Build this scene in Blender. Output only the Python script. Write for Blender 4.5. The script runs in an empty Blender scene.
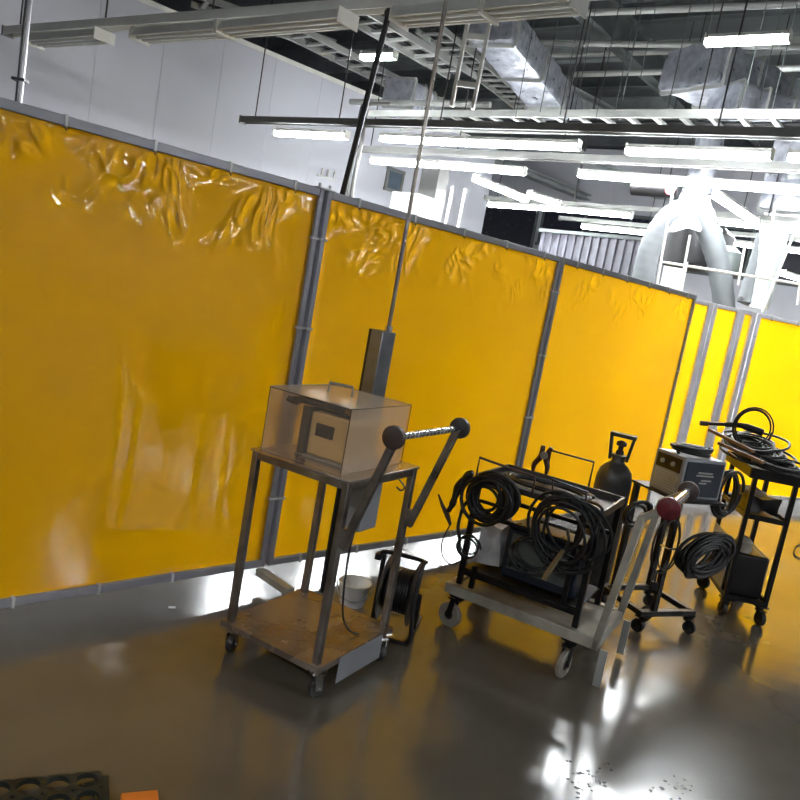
import bpy, bmesh, math, random
from mathutils import Vector, Matrix, noise
random.seed(7)
R = math.radians
scene = bpy.context.scene
COL = scene.collection

# ------------------------------------------------------------------ camera
CAMF, PITCH, ROLL = 758.0, .143, .179
FW = Vector((0, math.cos(PITCH), -math.sin(PITCH)))
U0 = Vector((0, math.sin(PITCH), math.cos(PITCH)))
RT = math.cos(ROLL) * Vector((1, 0, 0)) + math.sin(ROLL) * U0
UP = -math.sin(ROLL) * Vector((1, 0, 0)) + math.cos(ROLL) * U0
CP = Vector((0, 0, 1.55))
cam_d = bpy.data.cameras.new('camera')
cam = bpy.data.objects.new('camera', cam_d)
COL.objects.link(cam)
cam_d.sensor_width = 36
cam_d.lens = CAMF / 800 * 36
cam_d.clip_start = .02
cam_d.clip_end = 200
mw = Matrix.Identity(4)
for i in range(3):
    mw[i][0] = RT[i]; mw[i][1] = UP[i]; mw[i][2] = -FW[i]; mw[i][3] = CP[i]
cam.matrix_world = mw
scene.camera = cam


def ray(x, y):
    return FW + RT * ((x - 400) / CAMF) - UP * ((y - 400) / CAMF)


def P(x, y, z):
    d = ray(x, y)
    return CP + d * ((z - CP.z) / d.z)


def PY(x, y, Y):
    d = ray(x, y)
    return CP + d * (Y / d.y)


# ------------------------------------------------------------------ materials
def mat(name, col, rough=.5, metal=0., var=.12, scale=6., bump=.0, bscale=40., col2=None, alpha=1., coat=0., spec=.5):
    m = bpy.data.materials.new(name)
    m.use_nodes = True
    nt = m.node_tree
    b = nt.nodes['Principled BSDF']
    tc = nt.nodes.new('ShaderNodeTexCoord')
    n = nt.nodes.new('ShaderNodeTexNoise')
    n.inputs['Scale'].default_value = scale
    n.inputs['Detail'].default_value = 5
    nt.links.new(tc.outputs['Object'], n.inputs['Vector'])
    r = nt.nodes.new('ShaderNodeValToRGB')
    c2 = col2 or tuple(max(0, c * (1 - var * 2)) for c in col)
    r.color_ramp.elements[0].position = .35
    r.color_ramp.elements[1].position = .65
    r.color_ramp.elements[0].color = (*c2, 1)
    r.color_ramp.elements[1].color = (*col, 1)
    nt.links.new(n.outputs['Fac'], r.inputs['Fac'])
    nt.links.new(r.outputs['Color'], b.inputs['Base Color'])
    b.inputs['Metallic'].default_value = metal
    b.inputs['Specular IOR Level'].default_value = spec
    mr = nt.nodes.new('ShaderNodeMapRange')
    mr.inputs['To Min'].default_value = max(0, rough - .08)
    mr.inputs['To Max'].default_value = min(1, rough + .08)
    nt.links.new(n.outputs['Fac'], mr.inputs['Value'])
    nt.links.new(mr.outputs['Result'], b.inputs['Roughness'])
    b.inputs['Alpha'].default_value = alpha
    b.inputs['Coat Weight'].default_value = coat
    if bump:
        n2 = nt.nodes.new('ShaderNodeTexNoise')
        n2.inputs['Scale'].default_value = bscale
        n2.inputs['Detail'].default_value = 4
        nt.links.new(tc.outputs['Object'], n2.inputs['Vector'])
        bp = nt.nodes.new('ShaderNodeBump')
        bp.inputs['Strength'].default_value = bump
        bp.inputs['Distance'].default_value = .01
        nt.links.new(n2.outputs['Fac'], bp.inputs['Height'])
        nt.links.new(bp.outputs['Normal'], b.inputs['Normal'])
    return m


def emit(name, col, s):
    m = bpy.data.materials.new(name)
    m.use_nodes = True
    b = m.node_tree.nodes['Principled BSDF']
    b.inputs['Base Color'].default_value = (.9, .9, .9, 1)
    b.inputs['Emission Color'].default_value = (*col, 1)
    b.inputs['Emission Strength'].default_value = s
    return m


def clear(name, col, tr=.7, rough=.05):
    m = bpy.data.materials.new(name)
    m.use_nodes = True
    nt = m.node_tree
    out = nt.nodes['Material Output']
    b = nt.nodes['Principled BSDF']
    b.inputs['Base Color'].default_value = (*col, 1)
    b.inputs['Roughness'].default_value = rough
    t = nt.nodes.new('ShaderNodeBsdfTransparent')
    t.inputs['Color'].default_value = (*[.5 + .5 * c for c in col], 1)
    fr = nt.nodes.new('ShaderNodeLayerWeight')
    fr.inputs['Blend'].default_value = .25
    ma = nt.nodes.new('ShaderNodeMath')
    ma.operation = 'MULTIPLY_ADD'
    ma.inputs[1].default_value = .5
    ma.inputs[2].default_value = 1 - tr
    ma.use_clamp = True
    nt.links.new(fr.outputs['Fresnel'], ma.inputs[0])
    mx = nt.nodes.new('ShaderNodeMixShader')
    nt.links.new(ma.outputs[0], mx.inputs['Fac'])
    nt.links.new(t.outputs[0], mx.inputs[1])
    nt.links.new(b.outputs[0], mx.inputs[2])
    nt.links.new(mx.outputs[0], out.inputs['Surface'])
    return m


def curtain_mat():
    m = bpy.data.materials.new('amber_pvc')
    m.use_nodes = True
    nt = m.node_tree
    out = nt.nodes['Material Output']
    b = nt.nodes['Principled BSDF']
    b.inputs['Base Color'].default_value = (.92, .41, .003, 1)
    b.inputs['Roughness'].default_value = .08
    b.inputs['Specular IOR Level'].default_value = .45
    t = nt.nodes.new('ShaderNodeBsdfTranslucent')
    t.inputs['Color'].default_value = (1.0, .50, .002, 1)
    b.inputs['Roughness'].default_value = .6
    b.inputs['Specular IOR Level'].default_value = 0
    mx = nt.nodes.new('ShaderNodeMixShader')
    mx.inputs['Fac'].default_value = .8
    nt.links.new(b.outputs[0], mx.inputs[1])
    nt.links.new(t.outputs[0], mx.inputs[2])
    g = nt.nodes.new('ShaderNodeBsdfGlossy')
    g.inputs['Roughness'].default_value = .035
    fr = nt.nodes.new('ShaderNodeLayerWeight')
    fr.inputs['Blend'].default_value = .5
    pw_ = nt.nodes.new('ShaderNodeMath'); pw_.operation = 'POWER'; pw_.inputs[1].default_value = 5
    nt.links.new(fr.outputs['Facing'], pw_.inputs[0])
    ad = nt.nodes.new('ShaderNodeMath'); ad.operation = 'MULTIPLY_ADD'; ad.inputs[1].default_value = .9; ad.inputs[2].default_value = .038
    nt.links.new(pw_.outputs[0], ad.inputs[0])
    m2 = nt.nodes.new('ShaderNodeMixShader')
    nt.links.new(ad.outputs[0], m2.inputs['Fac'])
    nt.links.new(mx.outputs[0], m2.inputs[1])
    nt.links.new(g.outputs[0], m2.inputs[2])
    nt.links.new(m2.outputs[0], out.inputs['Surface'])
    return m


def floor_mat():
    m = mat('epoxy_floor', (.14, .125, .10), .15, 0, .1, 1.1, 0, col2=(.10, .087, .067), coat=0)
    nt = m.node_tree
    b = nt.nodes['Principled BSDF']
    b.inputs['Specular IOR Level'].default_value = 1.0
    b.inputs['Coat Weight'].default_value = .15
    b.inputs['Coat Roughness'].default_value = .2
    tc = nt.nodes.new('ShaderNodeTexCoord')
    n1 = nt.nodes.new('ShaderNodeTexNoise'); n1.inputs['Scale'].default_value = 2.2; n1.inputs['Detail'].default_value = 2
    n2 = nt.nodes.new('ShaderNodeTexNoise'); n2.inputs['Scale'].default_value = 60; n2.inputs['Detail'].default_value = 3
    nt.links.new(tc.outputs['Object'], n1.inputs['Vector'])
    nt.links.new(tc.outputs['Object'], n2.inputs['Vector'])
    b1 = nt.nodes.new('ShaderNodeBump'); b1.inputs['Strength'].default_value = .22; b1.inputs['Distance'].default_value = .02
    b2 = nt.nodes.new('ShaderNodeBump'); b2.inputs['Strength'].default_value = .08; b2.inputs['Distance'].default_value = .001
    nt.links.new(n1.outputs['Fac'], b1.inputs['Height'])
    nt.links.new(n2.outputs['Fac'], b2.inputs['Height'])
    nt.links.new(b1.outputs['Normal'], b2.inputs['Normal'])
    nt.links.new(b2.outputs['Normal'], b.inputs['Normal'])
    return m


def panel_wall_mat(name, col, rough=.45, pitch=1.0, ang=0.):
    m = mat(name, col, rough, 0, .03, .6)
    nt = m.node_tree
    b = nt.nodes['Principled BSDF']
    tc = nt.nodes.new('ShaderNodeTexCoord')
    w = nt.nodes.new('ShaderNodeTexWave')
    w.wave_type = 'BANDS'; w.bands_direction = 'X'; w.wave_profile = 'SAW'
    w.inputs['Scale'].default_value = .314 / pitch
    nt.links.new(tc.outputs['Object'], w.inputs['Vector'])
    r = nt.nodes.new('ShaderNodeValToRGB')
    r.color_ramp.elements[0].position = 0
    r.color_ramp.elements[1].position = .02
    r.color_ramp.elements[0].color = (0, 0, 0, 1)
    nt.links.new(w.outputs['Color'], r.inputs['Fac'])
    bp = nt.nodes.new('ShaderNodeBump')
    bp.inputs['Strength'].default_value = .6; bp.inputs['Distance'].default_value = .01
    nt.links.new(r.outputs['Color'], bp.inputs['Height'])
    nt.links.new(bp.outputs['Normal'], b.inputs['Normal'])
    return m


M = dict(
    floor=floor_mat(),
    wall=panel_wall_mat('white_wall_panel', (.62, .63, .69)),
    wall2=panel_wall_mat('grey_wall_panel', (.50, .51, .55), pitch=.6),
    dark=mat('dark_glass', (.02, .022, .035), .25),
    deck=mat('roof_deck', (.20, .22, .22), .8, 0, .2, .5),
    beam=mat('roof_steel', (.12, .14, .135), .6, .0, .2, 2),
    beamlt=mat('light_roof_steel', (.34, .37, .36), .5, .2, .15, 2),
    trunk=mat('lamp_trunking', (.22, .22, .21), .4, .1, .1, 3),
    tray=mat('tray_steel', (.40, .41, .385), .4, .1, .12, 3),
    lampw=mat('lamp_housing_white', (.84, .84, .79), .4, 0, .05, 5),
    lampoff=mat('lamp_tube_off', (.8, .82, .8), .3, 0, .03, 5),
    tube=emit('lit_tube', (.93, .97, 1.), 12.),
    foil=mat('duct_foil', (.62, .64, .70), .3, .7, .12, 9, .6, 20, col2=(.38, .40, .46)),
    frame=mat('grey_fence_frame', (.34, .34, .37), .4, .2, .1, 5),
    frame2=mat('pale_fence_frame', (.88, .86, .92), .4, .3, .1, 5),
    tie=mat('pale_tie', (.62, .62, .6), .4, .2, .1, 8),
    curtain=curtain_mat(),
    beige=mat('beige_paint', (.46, .43, .36), .45, .1, .2, 7, .15, 60),
    steel=mat('brushed_steel', (.34, .31, .28), .30, .85, .2, 9, .1, 80, col2=(.20, .165, .14)),
    shelf=mat('worn_steel_shelf', (.30, .25, .21), .27, .6, .2, 4, .12, 60, col2=(.17, .12, .09)),
    chrome=mat('chrome', (.75, .75, .76), .16, 1, .05, 5),
    black=mat('black_paint', (.010, .009, .010), .42, .1, .2, 8),
    blackst=mat('black_steel', (.018, .016, .016), .38, .5, .25, 10),
    rubber=mat('black_rubber', (.008, .008, .009), .4, 0, .2, 12),
    plast=mat('dark_plastic', (.035, .032, .03), .4, 0, .2, 8),
    capbrown=mat('brown_cap', (.075, .05, .042), .45, 0, .2, 12),
    red=mat('dark_red_cap', (.17, .012, .018), .42, 0, .2, 20),
    brown=mat('wood_brown', (.22, .12, .06), .55, 0, .2, 14),
    cylg=mat('cylinder_grey', (.07, .07, .072), .38, .1, .15, 6),
    wheel=mat('grey_wheel', (.32, .29, .24), .5, 0, .15, 12),
    machine=mat('machine_grey', (.33, .34, .36), .4, .2, .1, 6),
    navy=mat('navy_panel', (.010, .018, .032), .3, 0, .1, 6),
    cream=mat('cream_plastic', (.72, .55, .26), .45, 0, .08, 6),
    white=mat('white_plastic', (.80, .80, .78), .4, 0, .04, 6),
    fabric=mat('white_duct_fabric', (.155, .17, .18), .6, 0, .04, 3, .5, 9),
    film=clear('clear_film', (.85, .92, .92), .45, .2),
    acrylic=clear('smoky_acrylic', (.9, .8, .68), .95, .04),
    acrylic2=clear('clear_acrylic', (.94, .88, .80), .98, .04),
    orange=mat('orange_plastic', (.85, .24, .03), .45, 0, .08, 6),
    plate=mat('black_plate', (.03, .036, .03), .5, .1, .25, 12),
    bag=mat('white_bag', (.62, .63, .66), .45, 0, .15, 14, .6, 20),
    redlt=emit('red_indicator', (1, .05, .08), 1.2),
    water=mat('wet_spot', (.02, .02, .022), .08, 0, .1, 5),
    silver=mat('silver_pole', (.55, .55, .56), .3, .8, .1, 5),
)


# ------------------------------------------------------------------ mesh builder
class MB:
    def __init__(s):
        s.b = bmesh.new()

    def faces(s, vs, fs):
        v = [s.b.verts.new(p) for p in vs]
        for f in fs:
            try:
                s.b.faces.new([v[i] for i in f])
            except ValueError:
                pass
        return s

    def box(s, c, d, rz=0):
        m = Matrix.Rotation(rz, 3, 'Z')
        vs = [Vector(c) + m @ Vector((x * d[0] / 2, y * d[1] / 2, z * d[2] / 2)) for x in (-1, 1) for y in (-1, 1) for z in (-1, 1)]
        return s.faces(vs, [(0, 1, 3, 2), (4, 6, 7, 5), (0, 4, 5, 1), (2, 3, 7, 6), (0, 2, 6, 4), (1, 5, 7, 3)])

    def bar(s, p, q, w, h, up=(0, 0, 1)):
        p = Vector(p); q = Vector(q)
        d = (q - p).normalized()
        u = Vector(up)
        if abs(d.dot(u)) > .98:
            u = Vector((0, 1, 0))
        x = d.cross(u).normalized(); y = x.cross(d).normalized()
        vs = [o + x * a * w / 2 + y * b * h / 2 for o in (p, q) for a, b in ((-1, -1), (1, -1), (1, 1), (-1, 1))]
        return s.faces(vs, [(0, 1, 2, 3), (7, 6, 5, 4), (0, 4, 5, 1), (1, 5, 6, 2), (2, 6, 7, 3), (3, 7, 4, 0)])

    def tube(s, pts, r, seg=8, closed=False, caps=True):
        pts = [Vector(p) for p in pts]
        n = len(pts)
        rr = r if isinstance(r, (list, tuple)) else [r] * n
        t0 = (pts[1] - pts[0]).normalized()
        a = Vector((0, 0, 1)) if abs(t0.z) < .9 else Vector((1, 0, 0))
        x = t0.cross(a).normalized()
        rings = []
        for i in range(n):
            if closed:
                t = (pts[(i + 1) % n] - pts[i - 1]).normalized()
            else:
                t = (pts[min(i + 1, n - 1)] - pts[max(i - 1, 0)])
                t = t.normalized() if t.length > 1e-9 else t0
            x = (x - t * x.dot(t)).normalized()
            y = t.cross(x)
            rings.append([s.b.verts.new(pts[i] + (x * math.cos(k * 2 * math.pi / seg) + y * math.sin(k * 2 * math.pi / seg)) * rr[i]) for k in range(seg)])
        m = n if closed else n - 1
        for i in range(m):
            A = rings[i]; B = rings[(i + 1) % n]
            for k in range(seg):
                s.b.faces.new((A[k], A[(k + 1) % seg], B[(k + 1) % seg], B[k]))
        if caps and not closed:
            s.b.faces.new(rings[0][::-1]); s.b.faces.new(rings[-1])
        return s

    def cyl(s, p, q, r, r2=None, seg=20):
        return s.tube([p, q], [r, r if r2 is None else r2], seg)

    def lathe(s, c, prof, seg=28, axis='Z'):
        rings = []
        for r, h in prof:
            ring = []
            for k in range(seg):
                a = 2 * math.pi * k / seg
                v = Vector((r * math.cos(a), r * math.sin(a), h))
                if axis == 'X': v = Vector((v.z, v.x, v.y))
                if axis == 'Y': v = Vector((v.y, v.z, v.x))
                ring.append(s.b.verts.new(Vector(c) + v))
            rings.append(ring)
        for A, B in zip(rings, rings[1:]):
            for k in range(seg):
                s.b.faces.new((A[k], A[(k + 1) % seg], B[(k + 1) % seg], B[k]))
        if prof[0][0] > 1e-4: s.b.faces.new(rings[0][::-1])
        if prof[-1][0] > 1e-4: s.b.faces.new(rings[-1])
        return s

    def ball(s, c, r, seg=12):
        pr = [(max(1e-5, r * math.sin(math.pi * i / seg)), -r * math.cos(math.pi * i / seg)) for i in range(seg + 1)]
        return s.lathe(c, pr, seg * 2)

    def build(s, name, m, parent=None, bevel=0, sharp=38):
        bmesh.ops.recalc_face_normals(s.b, faces=s.b.faces)
        me = bpy.data.meshes.new(name)
        s.b.to_mesh(me); s.b.free()
        me.materials.append(m)
        for p in me.polygons: p.use_smooth = True
        me.set_sharp_from_angle(angle=R(sharp))
        o = bpy.data.objects.new(name, me)
        COL.objects.link(o)
        if parent is not None: o.parent = parent
        if bevel:
            bv = o.modifiers.new('bevel', 'BEVEL')
            bv.width = bevel; bv.segments = 2; bv.limit_method = 'ANGLE'; bv.angle_limit = R(50)
        return o


def tag(o, label=None, cat=None, group=None, kind=None):
    if label: o['label'] = label
    if cat: o['category'] = cat
    if group: o['group'] = group
    if kind: o['kind'] = kind
    return o


def empty(name, loc, rz, label, cat, group=None):
    o = bpy.data.objects.new(name, None)
    COL.objects.link(o)
    o.empty_display_size = .1
    o.location = loc; o.rotation_euler = (0, 0, rz)
    return tag(o, label, cat, group)


def copy_tree(o, parent=None):
    c = o.copy(); COL.objects.link(c)
    if parent is not None: c.parent = parent
    for ch in [k for k in o.children]:
        copy_tree(ch, c)
    return c


def smooth_path(pts, n=8):
    pts = [Vector(p) for p in pts]
    out = []
    for i in range(len(pts) - 1):
        a = pts[max(i - 1, 0)]; b = pts[i]; c = pts[i + 1]; d = pts[min(i + 2, len(pts) - 1)]
        for k in range(n):
            t = k / n
            out.append(.5 * ((2 * b) + (c - a) * t + (2 * a - 5 * b + 4 * c - d) * t * t + (3 * b - a - 3 * c + d) * t ** 3))
    out.append(pts[-1])
    return out


def coil_pts(c, ax, ay, rx, ry, loops, jit, seed, az=None, thick=0.02, start=0., lo=.86):
    rnd = random.Random(seed)
    c = Vector(c); ax = Vector(ax).normalized(); ay = Vector(ay).normalized()
    az = ax.cross(ay).normalized()
    pts = []
    n = 22
    off = [(rnd.uniform(-jit, jit), rnd.uniform(-jit, jit), rnd.uniform(-1, 1) * thick, rnd.uniform(lo, 1.1)) for _ in range(loops + 2)]
    for i in range(loops * n + 1):
        a = start + i * 2 * math.pi / n
        k = i / n; k0 = int(k); f = k - k0
        o = [off[k0][j] * (1 - f) + off[k0 + 1][j] * f for j in range(4)]
        pts.append(c + ax * (math.cos(a) * rx * o[3] + o[0]) + ay * (math.sin(a) * ry * o[3] + o[1]) + az * o[2])
    return pts


# ------------------------------------------------------------------ setting
WANG = R(45.6)           # long axis of the hall (fence, left wall)
CANG = R(-37)            # cross axis (lamp rows)
fl = MB().box((0, 8, -.05), (70, 70, .1)).build('floor', M['floor']); tag(fl, kind='structure')
# left partition wall
wd = Vector((math.cos(WANG), math.sin(WANG), 0)); wn = Vector((-math.sin(WANG), math.cos(WANG), 0))
w0 = Vector((-3.81, 12.80, 0))
def wall_piece(name, a, b, z0, z1, m, th=.15):
    L = b - a
    o = MB().box((L / 2, th / 2, (z0 + z1) / 2), (L, th, z1 - z0)).build(name, m)
    o.location = w0 + wd * a; o.rotation_euler = (0, 0, WANG)
    return tag(o, kind='structure')
wl = wall_piece('wall_left', -14, 7.1, 0, 5.0, M['wall'])
tr = wall_piece('trim_1', -14, 7.1, 5.002, 5.08, M['lampw'], .19)
# far wall across the hall
bw = MB().box((0, 0, 3.1), (60, .2, 6.2)).build('wall_back', M['wall2']); tag(bw, kind='structure')
bw.location = (4.2, 21.5, 0); bw.rotation_euler = (0, 0, CANG)
# roof
rf = MB().box((0, 8, 7.6), (70, 70, .1)).build('ceiling', M['deck']); tag(rf, kind='structure')
for nm, loc, rz in (('wall_rear', (-9, -14, 3.75), CANG), ('wall_right', (18, -2, 3.75), WANG)):
    o = MB().box((0, 0, 0), (56, .2, 7.5)).build(nm, M['wall2']); tag(o, kind='structure')
    o.location = loc; o.rotation_euler = (0, 0, rz)

cd = Vector((math.cos(CANG), math.sin(CANG), 0)); cn = Vector((math.sin(-CANG), math.cos(-CANG), 0))
# windows in the far wall
def on_back(x0, y0, x1, y1):
    """corner pixels of an opening in the far wall -> local x range, z range"""
    o = Vector((4.2, 21.5, 0)) - cn * .1
    res = []
    for x, y in ((x0, y0), (x1, y1)):
        d = ray(x, y); t = (o - CP).dot(cn) / d.dot(cn); q = CP + d * t
        res.append(((q - Vector((4.2, 21.5, 0))).dot(cd), q.z))
    return res
for i, (x0, z0, x1, z1) in enumerate([(-3.7, 2.0, -1.5, 4.55), (-1.3, 3.55, 2.6, 4.45), (3.0, 3.3, 8.6, 4.4)]):
    f = MB()
    f.box(((x0 + x1) / 2, -.13, z1 + .04), (x1 - x0 + .16, .06, .08)).box(((x0 + x1) / 2, -.13, z0 - .04), (x1 - x0 + .16, .06, .08))
    k = max(1, int((x1 - x0) / 1.2))
    for j in range(k + 1):
        f.box((x0 + (x1 - x0) * j / k, -.13, (z0 + z1) / 2), (.06, .06, z1 - z0))
    f = f.build('window_%d' % (i + 1), M['beam']); tag(f, kind='structure')
    f.location = bw.location; f.rotation_euler = bw.rotation_euler
    g = MB().box(((x0 + x1) / 2, -.115, (z0 + z1) / 2), (x1 - x0, .02, z1 - z0)).build('pane', M['dark'], f)
# ------------------------------------------------------------------ roof steel
def long_bar(name, p, q, w, h, m, label, cat, group=None):
    o = MB().bar(p, q, w, h).build(name, m)
    return tag(o, label, cat, group)
def ibeam(p, q, w, h, t=.03):
    b = MB()
    b.bar(p, q, t, h)
    for s in (-1, 1):
        u = Vector((0, 0, s * (h / 2 - t / 2)))
        b.bar(Vector(p) + u, Vector(q) + u, w, t)
    return b
for i in range(9):      # purlins across the hall
    n = 9.5 + i * 1.7
    c = cn * n
    o = ibeam(c - cd * 16 + Vector((0, 0, 6.9)), c + cd * 18 + Vector((0, 0, 6.9)), .18, .3).build('roof_purlin', M['beamlt'] if i % 2 else M['beam'])
    tag(o, 'light grey steel roof purlin crossing high under the deck' if i % 2 else 'dark grey steel roof purlin crossing high under the deck', 'beam', 'pale purlins under the roof' if i % 2 else 'dark purlins under the roof')
for i in range(6):      # girders along the hall
    c = cd * (-6 + i * 3.6) + Vector((0, 0, 6.3))
    o = ibeam(c + cn * 6.5, c + cn * 24, .25, .55).build('roof_girder', M['beam'])
    tag(o, 'deep dark steel roof girder running along the hall away from the camera', 'beam', 'roof girders')
for i, (a, b, z) in enumerate([((500, 42), (800, 47), 5.8), ((590, 74), (800, 68), 5.6), ((400, 44), (480, 38), 6.1), ((520, 56), (660, 52), 6.1), ((560, 14), (800, 4), 5.9), ((345, 52), (470, 48), 6.0), ((365, 102), (455, 104), 4.4)]):
    p, q = P(*a, z), P(*b, z); d = (q - p).normalized()
    o = MB().cyl(p - d * .3, q + d * .6, .045, seg=10).build('ceiling_pipe', M['tray'])
    tag(o, ['pale ceiling pipe crossing just right of the angled foil duct', 'pale ceiling pipe ending behind the right foil duct', 'pale ceiling pipe crossing left of the upright cable ladder',
            'pale ceiling pipe between the two foil ducts', 'pale ceiling pipe nearest the top right corner', 'pale ceiling pipe passing behind the black hanging rod', 'low pale pipe meeting the wall beside the bent conduits'][i], 'pipe', 'pipes under the roof')
for i, (a, b, z) in enumerate([((556, 146), (662, 196), 4.7), ((470, 150), (612, 208), 4.9), ((520, 66), (640, 128), 6.2)]):
    o = ibeam(P(*a, z), P(*b, z), .3, .16).build('roof_brace', M['beamlt'])
    tag(o, ['pale flat roof brace slanting away between the middle lit lamps', 'pale flat roof brace slanting down toward the dark window', 'pale roof brace slanting between the two foil ducts'][i], 'beam', 'slanting roof braces')
# cable ladders
def ladder(name, p, q, w, label, cat, step=.32, up=Vector((0, 0, 1)), m=None, rh=.09, wires=True):
    p = Vector(p); q = Vector(q); d = (q - p); L = d.length; d.normalize()
    x = d.cross(up).normalized()
    t = empty(name, p, 0, label, cat, 'cable ladders under the roof')
    for s in (-1, 1):
        MB().bar(x * s * w / 2, d * L + x * s * w / 2, .035, rh, up).build('side_rail', m or M['tray'], t)
    n = int(L / step)
    for i in range(min(n, 60)):
        c = d * (i + .5) * step
        MB().bar(c - x * w / 2, c + x * w / 2, .06, .035, up).build('rung', m or M['tray'], t)
    if wires:
        b = MB()
        rnd = random.Random(int(L * 100))
        for k in range(4):
            o = x * rnd.uniform(-w * .35, w * .35)
            b.tube([o + d * L * j / 12 + Vector((0, 0, .04)) + x * rnd.uniform(-.03, .03) for j in range(13)], .018, 6)
        b.build('cable_bundle', M['rubber'], t)
    return t
pa, pb = P(385, 121, 4.0), P(840, 125, 4.0)
ladder('cable_ladder', pa, pb, .78, 'long pale cable ladder hanging level just above the lit lamp row', 'cable ladder')
ladder('cable_ladder', P(345, 8, 5.0), P(462, 76, 5.0), .5, 'sloping-away cable ladder nearest behind the black hanging rod', 'cable ladder')
ladder('cable_ladder', P(278, 24, 5.0), P(436, 104, 5.0), .5, 'cable ladder running just above the white wall top', 'cable ladder')
ladder('cable_ladder', P(195, 0, 5.2), P(330, 46, 5.2), .5, 'short cable ladder at the top edge above the unlit lamps', 'cable ladder')
ladder('cable_ladder', P(430, 30, 5.6), P(540, 118, 5.6), .5, 'cable ladder passing behind the upright ladder and foil duct', 'cable ladder')
# upright ladder
c0 = PY(462, 108, 8.7); c1 = Vector((c0.x, c0.y, 0)); top = PY(483, 14, 8.7)
ladder('cable_ladder', c0, Vector((c0.x + .02, c0.y, top.z + .3)), .24, 'upright pale ladder rising to the unlit lamp row', 'cable ladder', .5, Vector((.25, 1, 0)), M['lampw'], .07, False)

# ------------------------------------------------------------------ ducts
def duct(p, q, w, h, label):
    p = Vector(p); q = Vector(q); d = q - p; L = d.length; d.normalize()
    x = d.cross(Vector((0, 0, 1))).normalized(); y = x.cross(d)
    t = empty('insulated_duct', p, 0, label, 'duct', 'foil ducts')
    b = MB()
    n = int(L / .06) + 2; m = 72
    rings = []
    for i in range(n):
        ring = []
        for k in range(m):
            a = 2 * math.pi * k / m
            cx, cy = math.cos(a), math.sin(a)
            s = (abs(cx) ** 14 + abs(cy) ** 14) ** (-1 / 14)
            v = x * cx * s * w / 2 + y * cy * s * h / 2
            pp = d * L * i / (n - 1) + v
            pp = pp + v.normalized() * (.03 * noise.noise((p + pp) * 4.5) + .02 * abs(noise.noise((p + pp) * 11)))
            ring.append(b.b.verts.new(pp))
        rings.append(ring)
    for A, B in zip(rings, rings[1:]):
        for k in range(m):
            b.b.faces.new((A[k], A[(k + 1) % m], B[(k + 1) % m], B[k]))
    for ring, di in ((rings[0], -1), (rings[-1], 1)):
        prev = ring
        cc = sum((v.co for v in ring), Vector()) / m
        for f in (.75, .5, .25):
            cur = [b.b.verts.new(cc + (v.co - cc) * f + d * di * .02 * (noise.noise((p + v.co) * 9 * f) )) for v in ring]
            for k in range(m):
                b.b.faces.new((prev[k], prev[(k + 1) % m], cur[(k + 1) % m], cur[k]))
            prev = cur
        b.b.faces.new(prev)
    b.build('foil_jacket', M['foil'], t)
    for f in (.04, .36, .68, .96):
        s = MB(); c = d * L * f
        for a, bq in (((-1, -1), (1, -1)), ((1, -1), (1, 1)), ((1, 1), (-1, 1)), ((-1, 1), (-1, -1))):
            s.bar(c + x * a[0] * (w / 2 + .02) + y * a[1] * (h / 2 + .02), c + x * bq[0] * (w / 2 + .02) + y * bq[1] * (h / 2 + .02), .05, .012, d)
        s.build('strap', M['tray'], t)
    return t
duct(P(691, 66, 5.0), P(785, 112, 5.0), .92, .5, 'large square foil-wrapped duct with its blank end facing the camera')
duct(P(492, 22, 5.2), P(566, 118, 5.0), .62, .45, 'foil-wrapped duct slanting down behind the upright cable ladder')
duct(P(722, 98, 4.6), P(800, 122, 4.6), .55, .3, 'low foil duct under the large square duct')
duct(P(788, 152, 3.75), P(850, 168, 3.75), .5, .32, 'pale foil duct end at the right edge beside the lit lamps')
duct(P(785, 192, 3.9), P(800, 225, 3.9), .6, .5, 'crumpled foil duct above the fume hoses at the right')
duct(P(398, 92, 4.6), P(428, 112, 4.6), .5, .4, 'little foil duct where the white wall meets the roof ladders')

# ------------------------------------------------------------------ lamp rows
def lamp(p, q, lit, label, group, m_h=None):
    p = Vector(p); q = Vector(q)
    d = q - p; L = d.length
    t = empty('tube_lamp', (p + q) / 2, math.atan2(d.y, d.x), label, 'lamp', group)
    # local x along the lamp
    h = MB()
    k_ = .8 if lit else 1.5
    prof = [(a_ * k_, b_ * k_) for a_, b_ in [(-.075, -.01), (-.045, .045), (.045, .045), (.075, -.01), (.06, -.01), (.035, .03), (-.035, .03), (-.06, -.01)]]
    for a in (-1,):
        vs = [(x, y, z) for x in (-L / 2, L / 2) for y, z in prof]
        n = len(prof)
        fs = [(i, (i + 1) % n, n + (i + 1) % n, n + i) for i in range(n)]
        h.faces(vs, fs)
    h.build('housing', m_h or M['lampw'], t)
    for s in (-1, 1):
        MB().box((s * (L / 2 + .006), 0, -.012 if lit else .015), (.012, .15 * k_, .11)).build('end_cap', M['lampw'], t)
    for s in (-.034, .034):
        MB().cyl((-L / 2 + .01, s, -.04 if lit else -.005), (L / 2 - .01, s, -.04 if lit else -.005), .028 if lit else .02, seg=10).build('tube', M['tube'] if lit else M['lampoff'], t)
    return t
ORD = ['first', 'second', 'third', 'fourth', 'fifth', 'sixth', 'seventh', 'eighth']
def row(segs, z, lit, where, group, w=.05):
    for i, (x0, y0, x1, y1) in enumerate(segs):
        lamp(P(x0, y0, z), P(x1, y1, z), lit, '%s tube lamp, %s from the left in the row %s' % ('glowing' if lit else 'unlit', ORD[i], where), group)
row([(35, 43, 104, 38), (140, 38, 223, 32), (227, 32, 347, 21), (400, 20, 487, 13), (491, 13, 578, 5)], 3.42, False, 'across the top of the picture', 'unlit lamps along the top')
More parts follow.
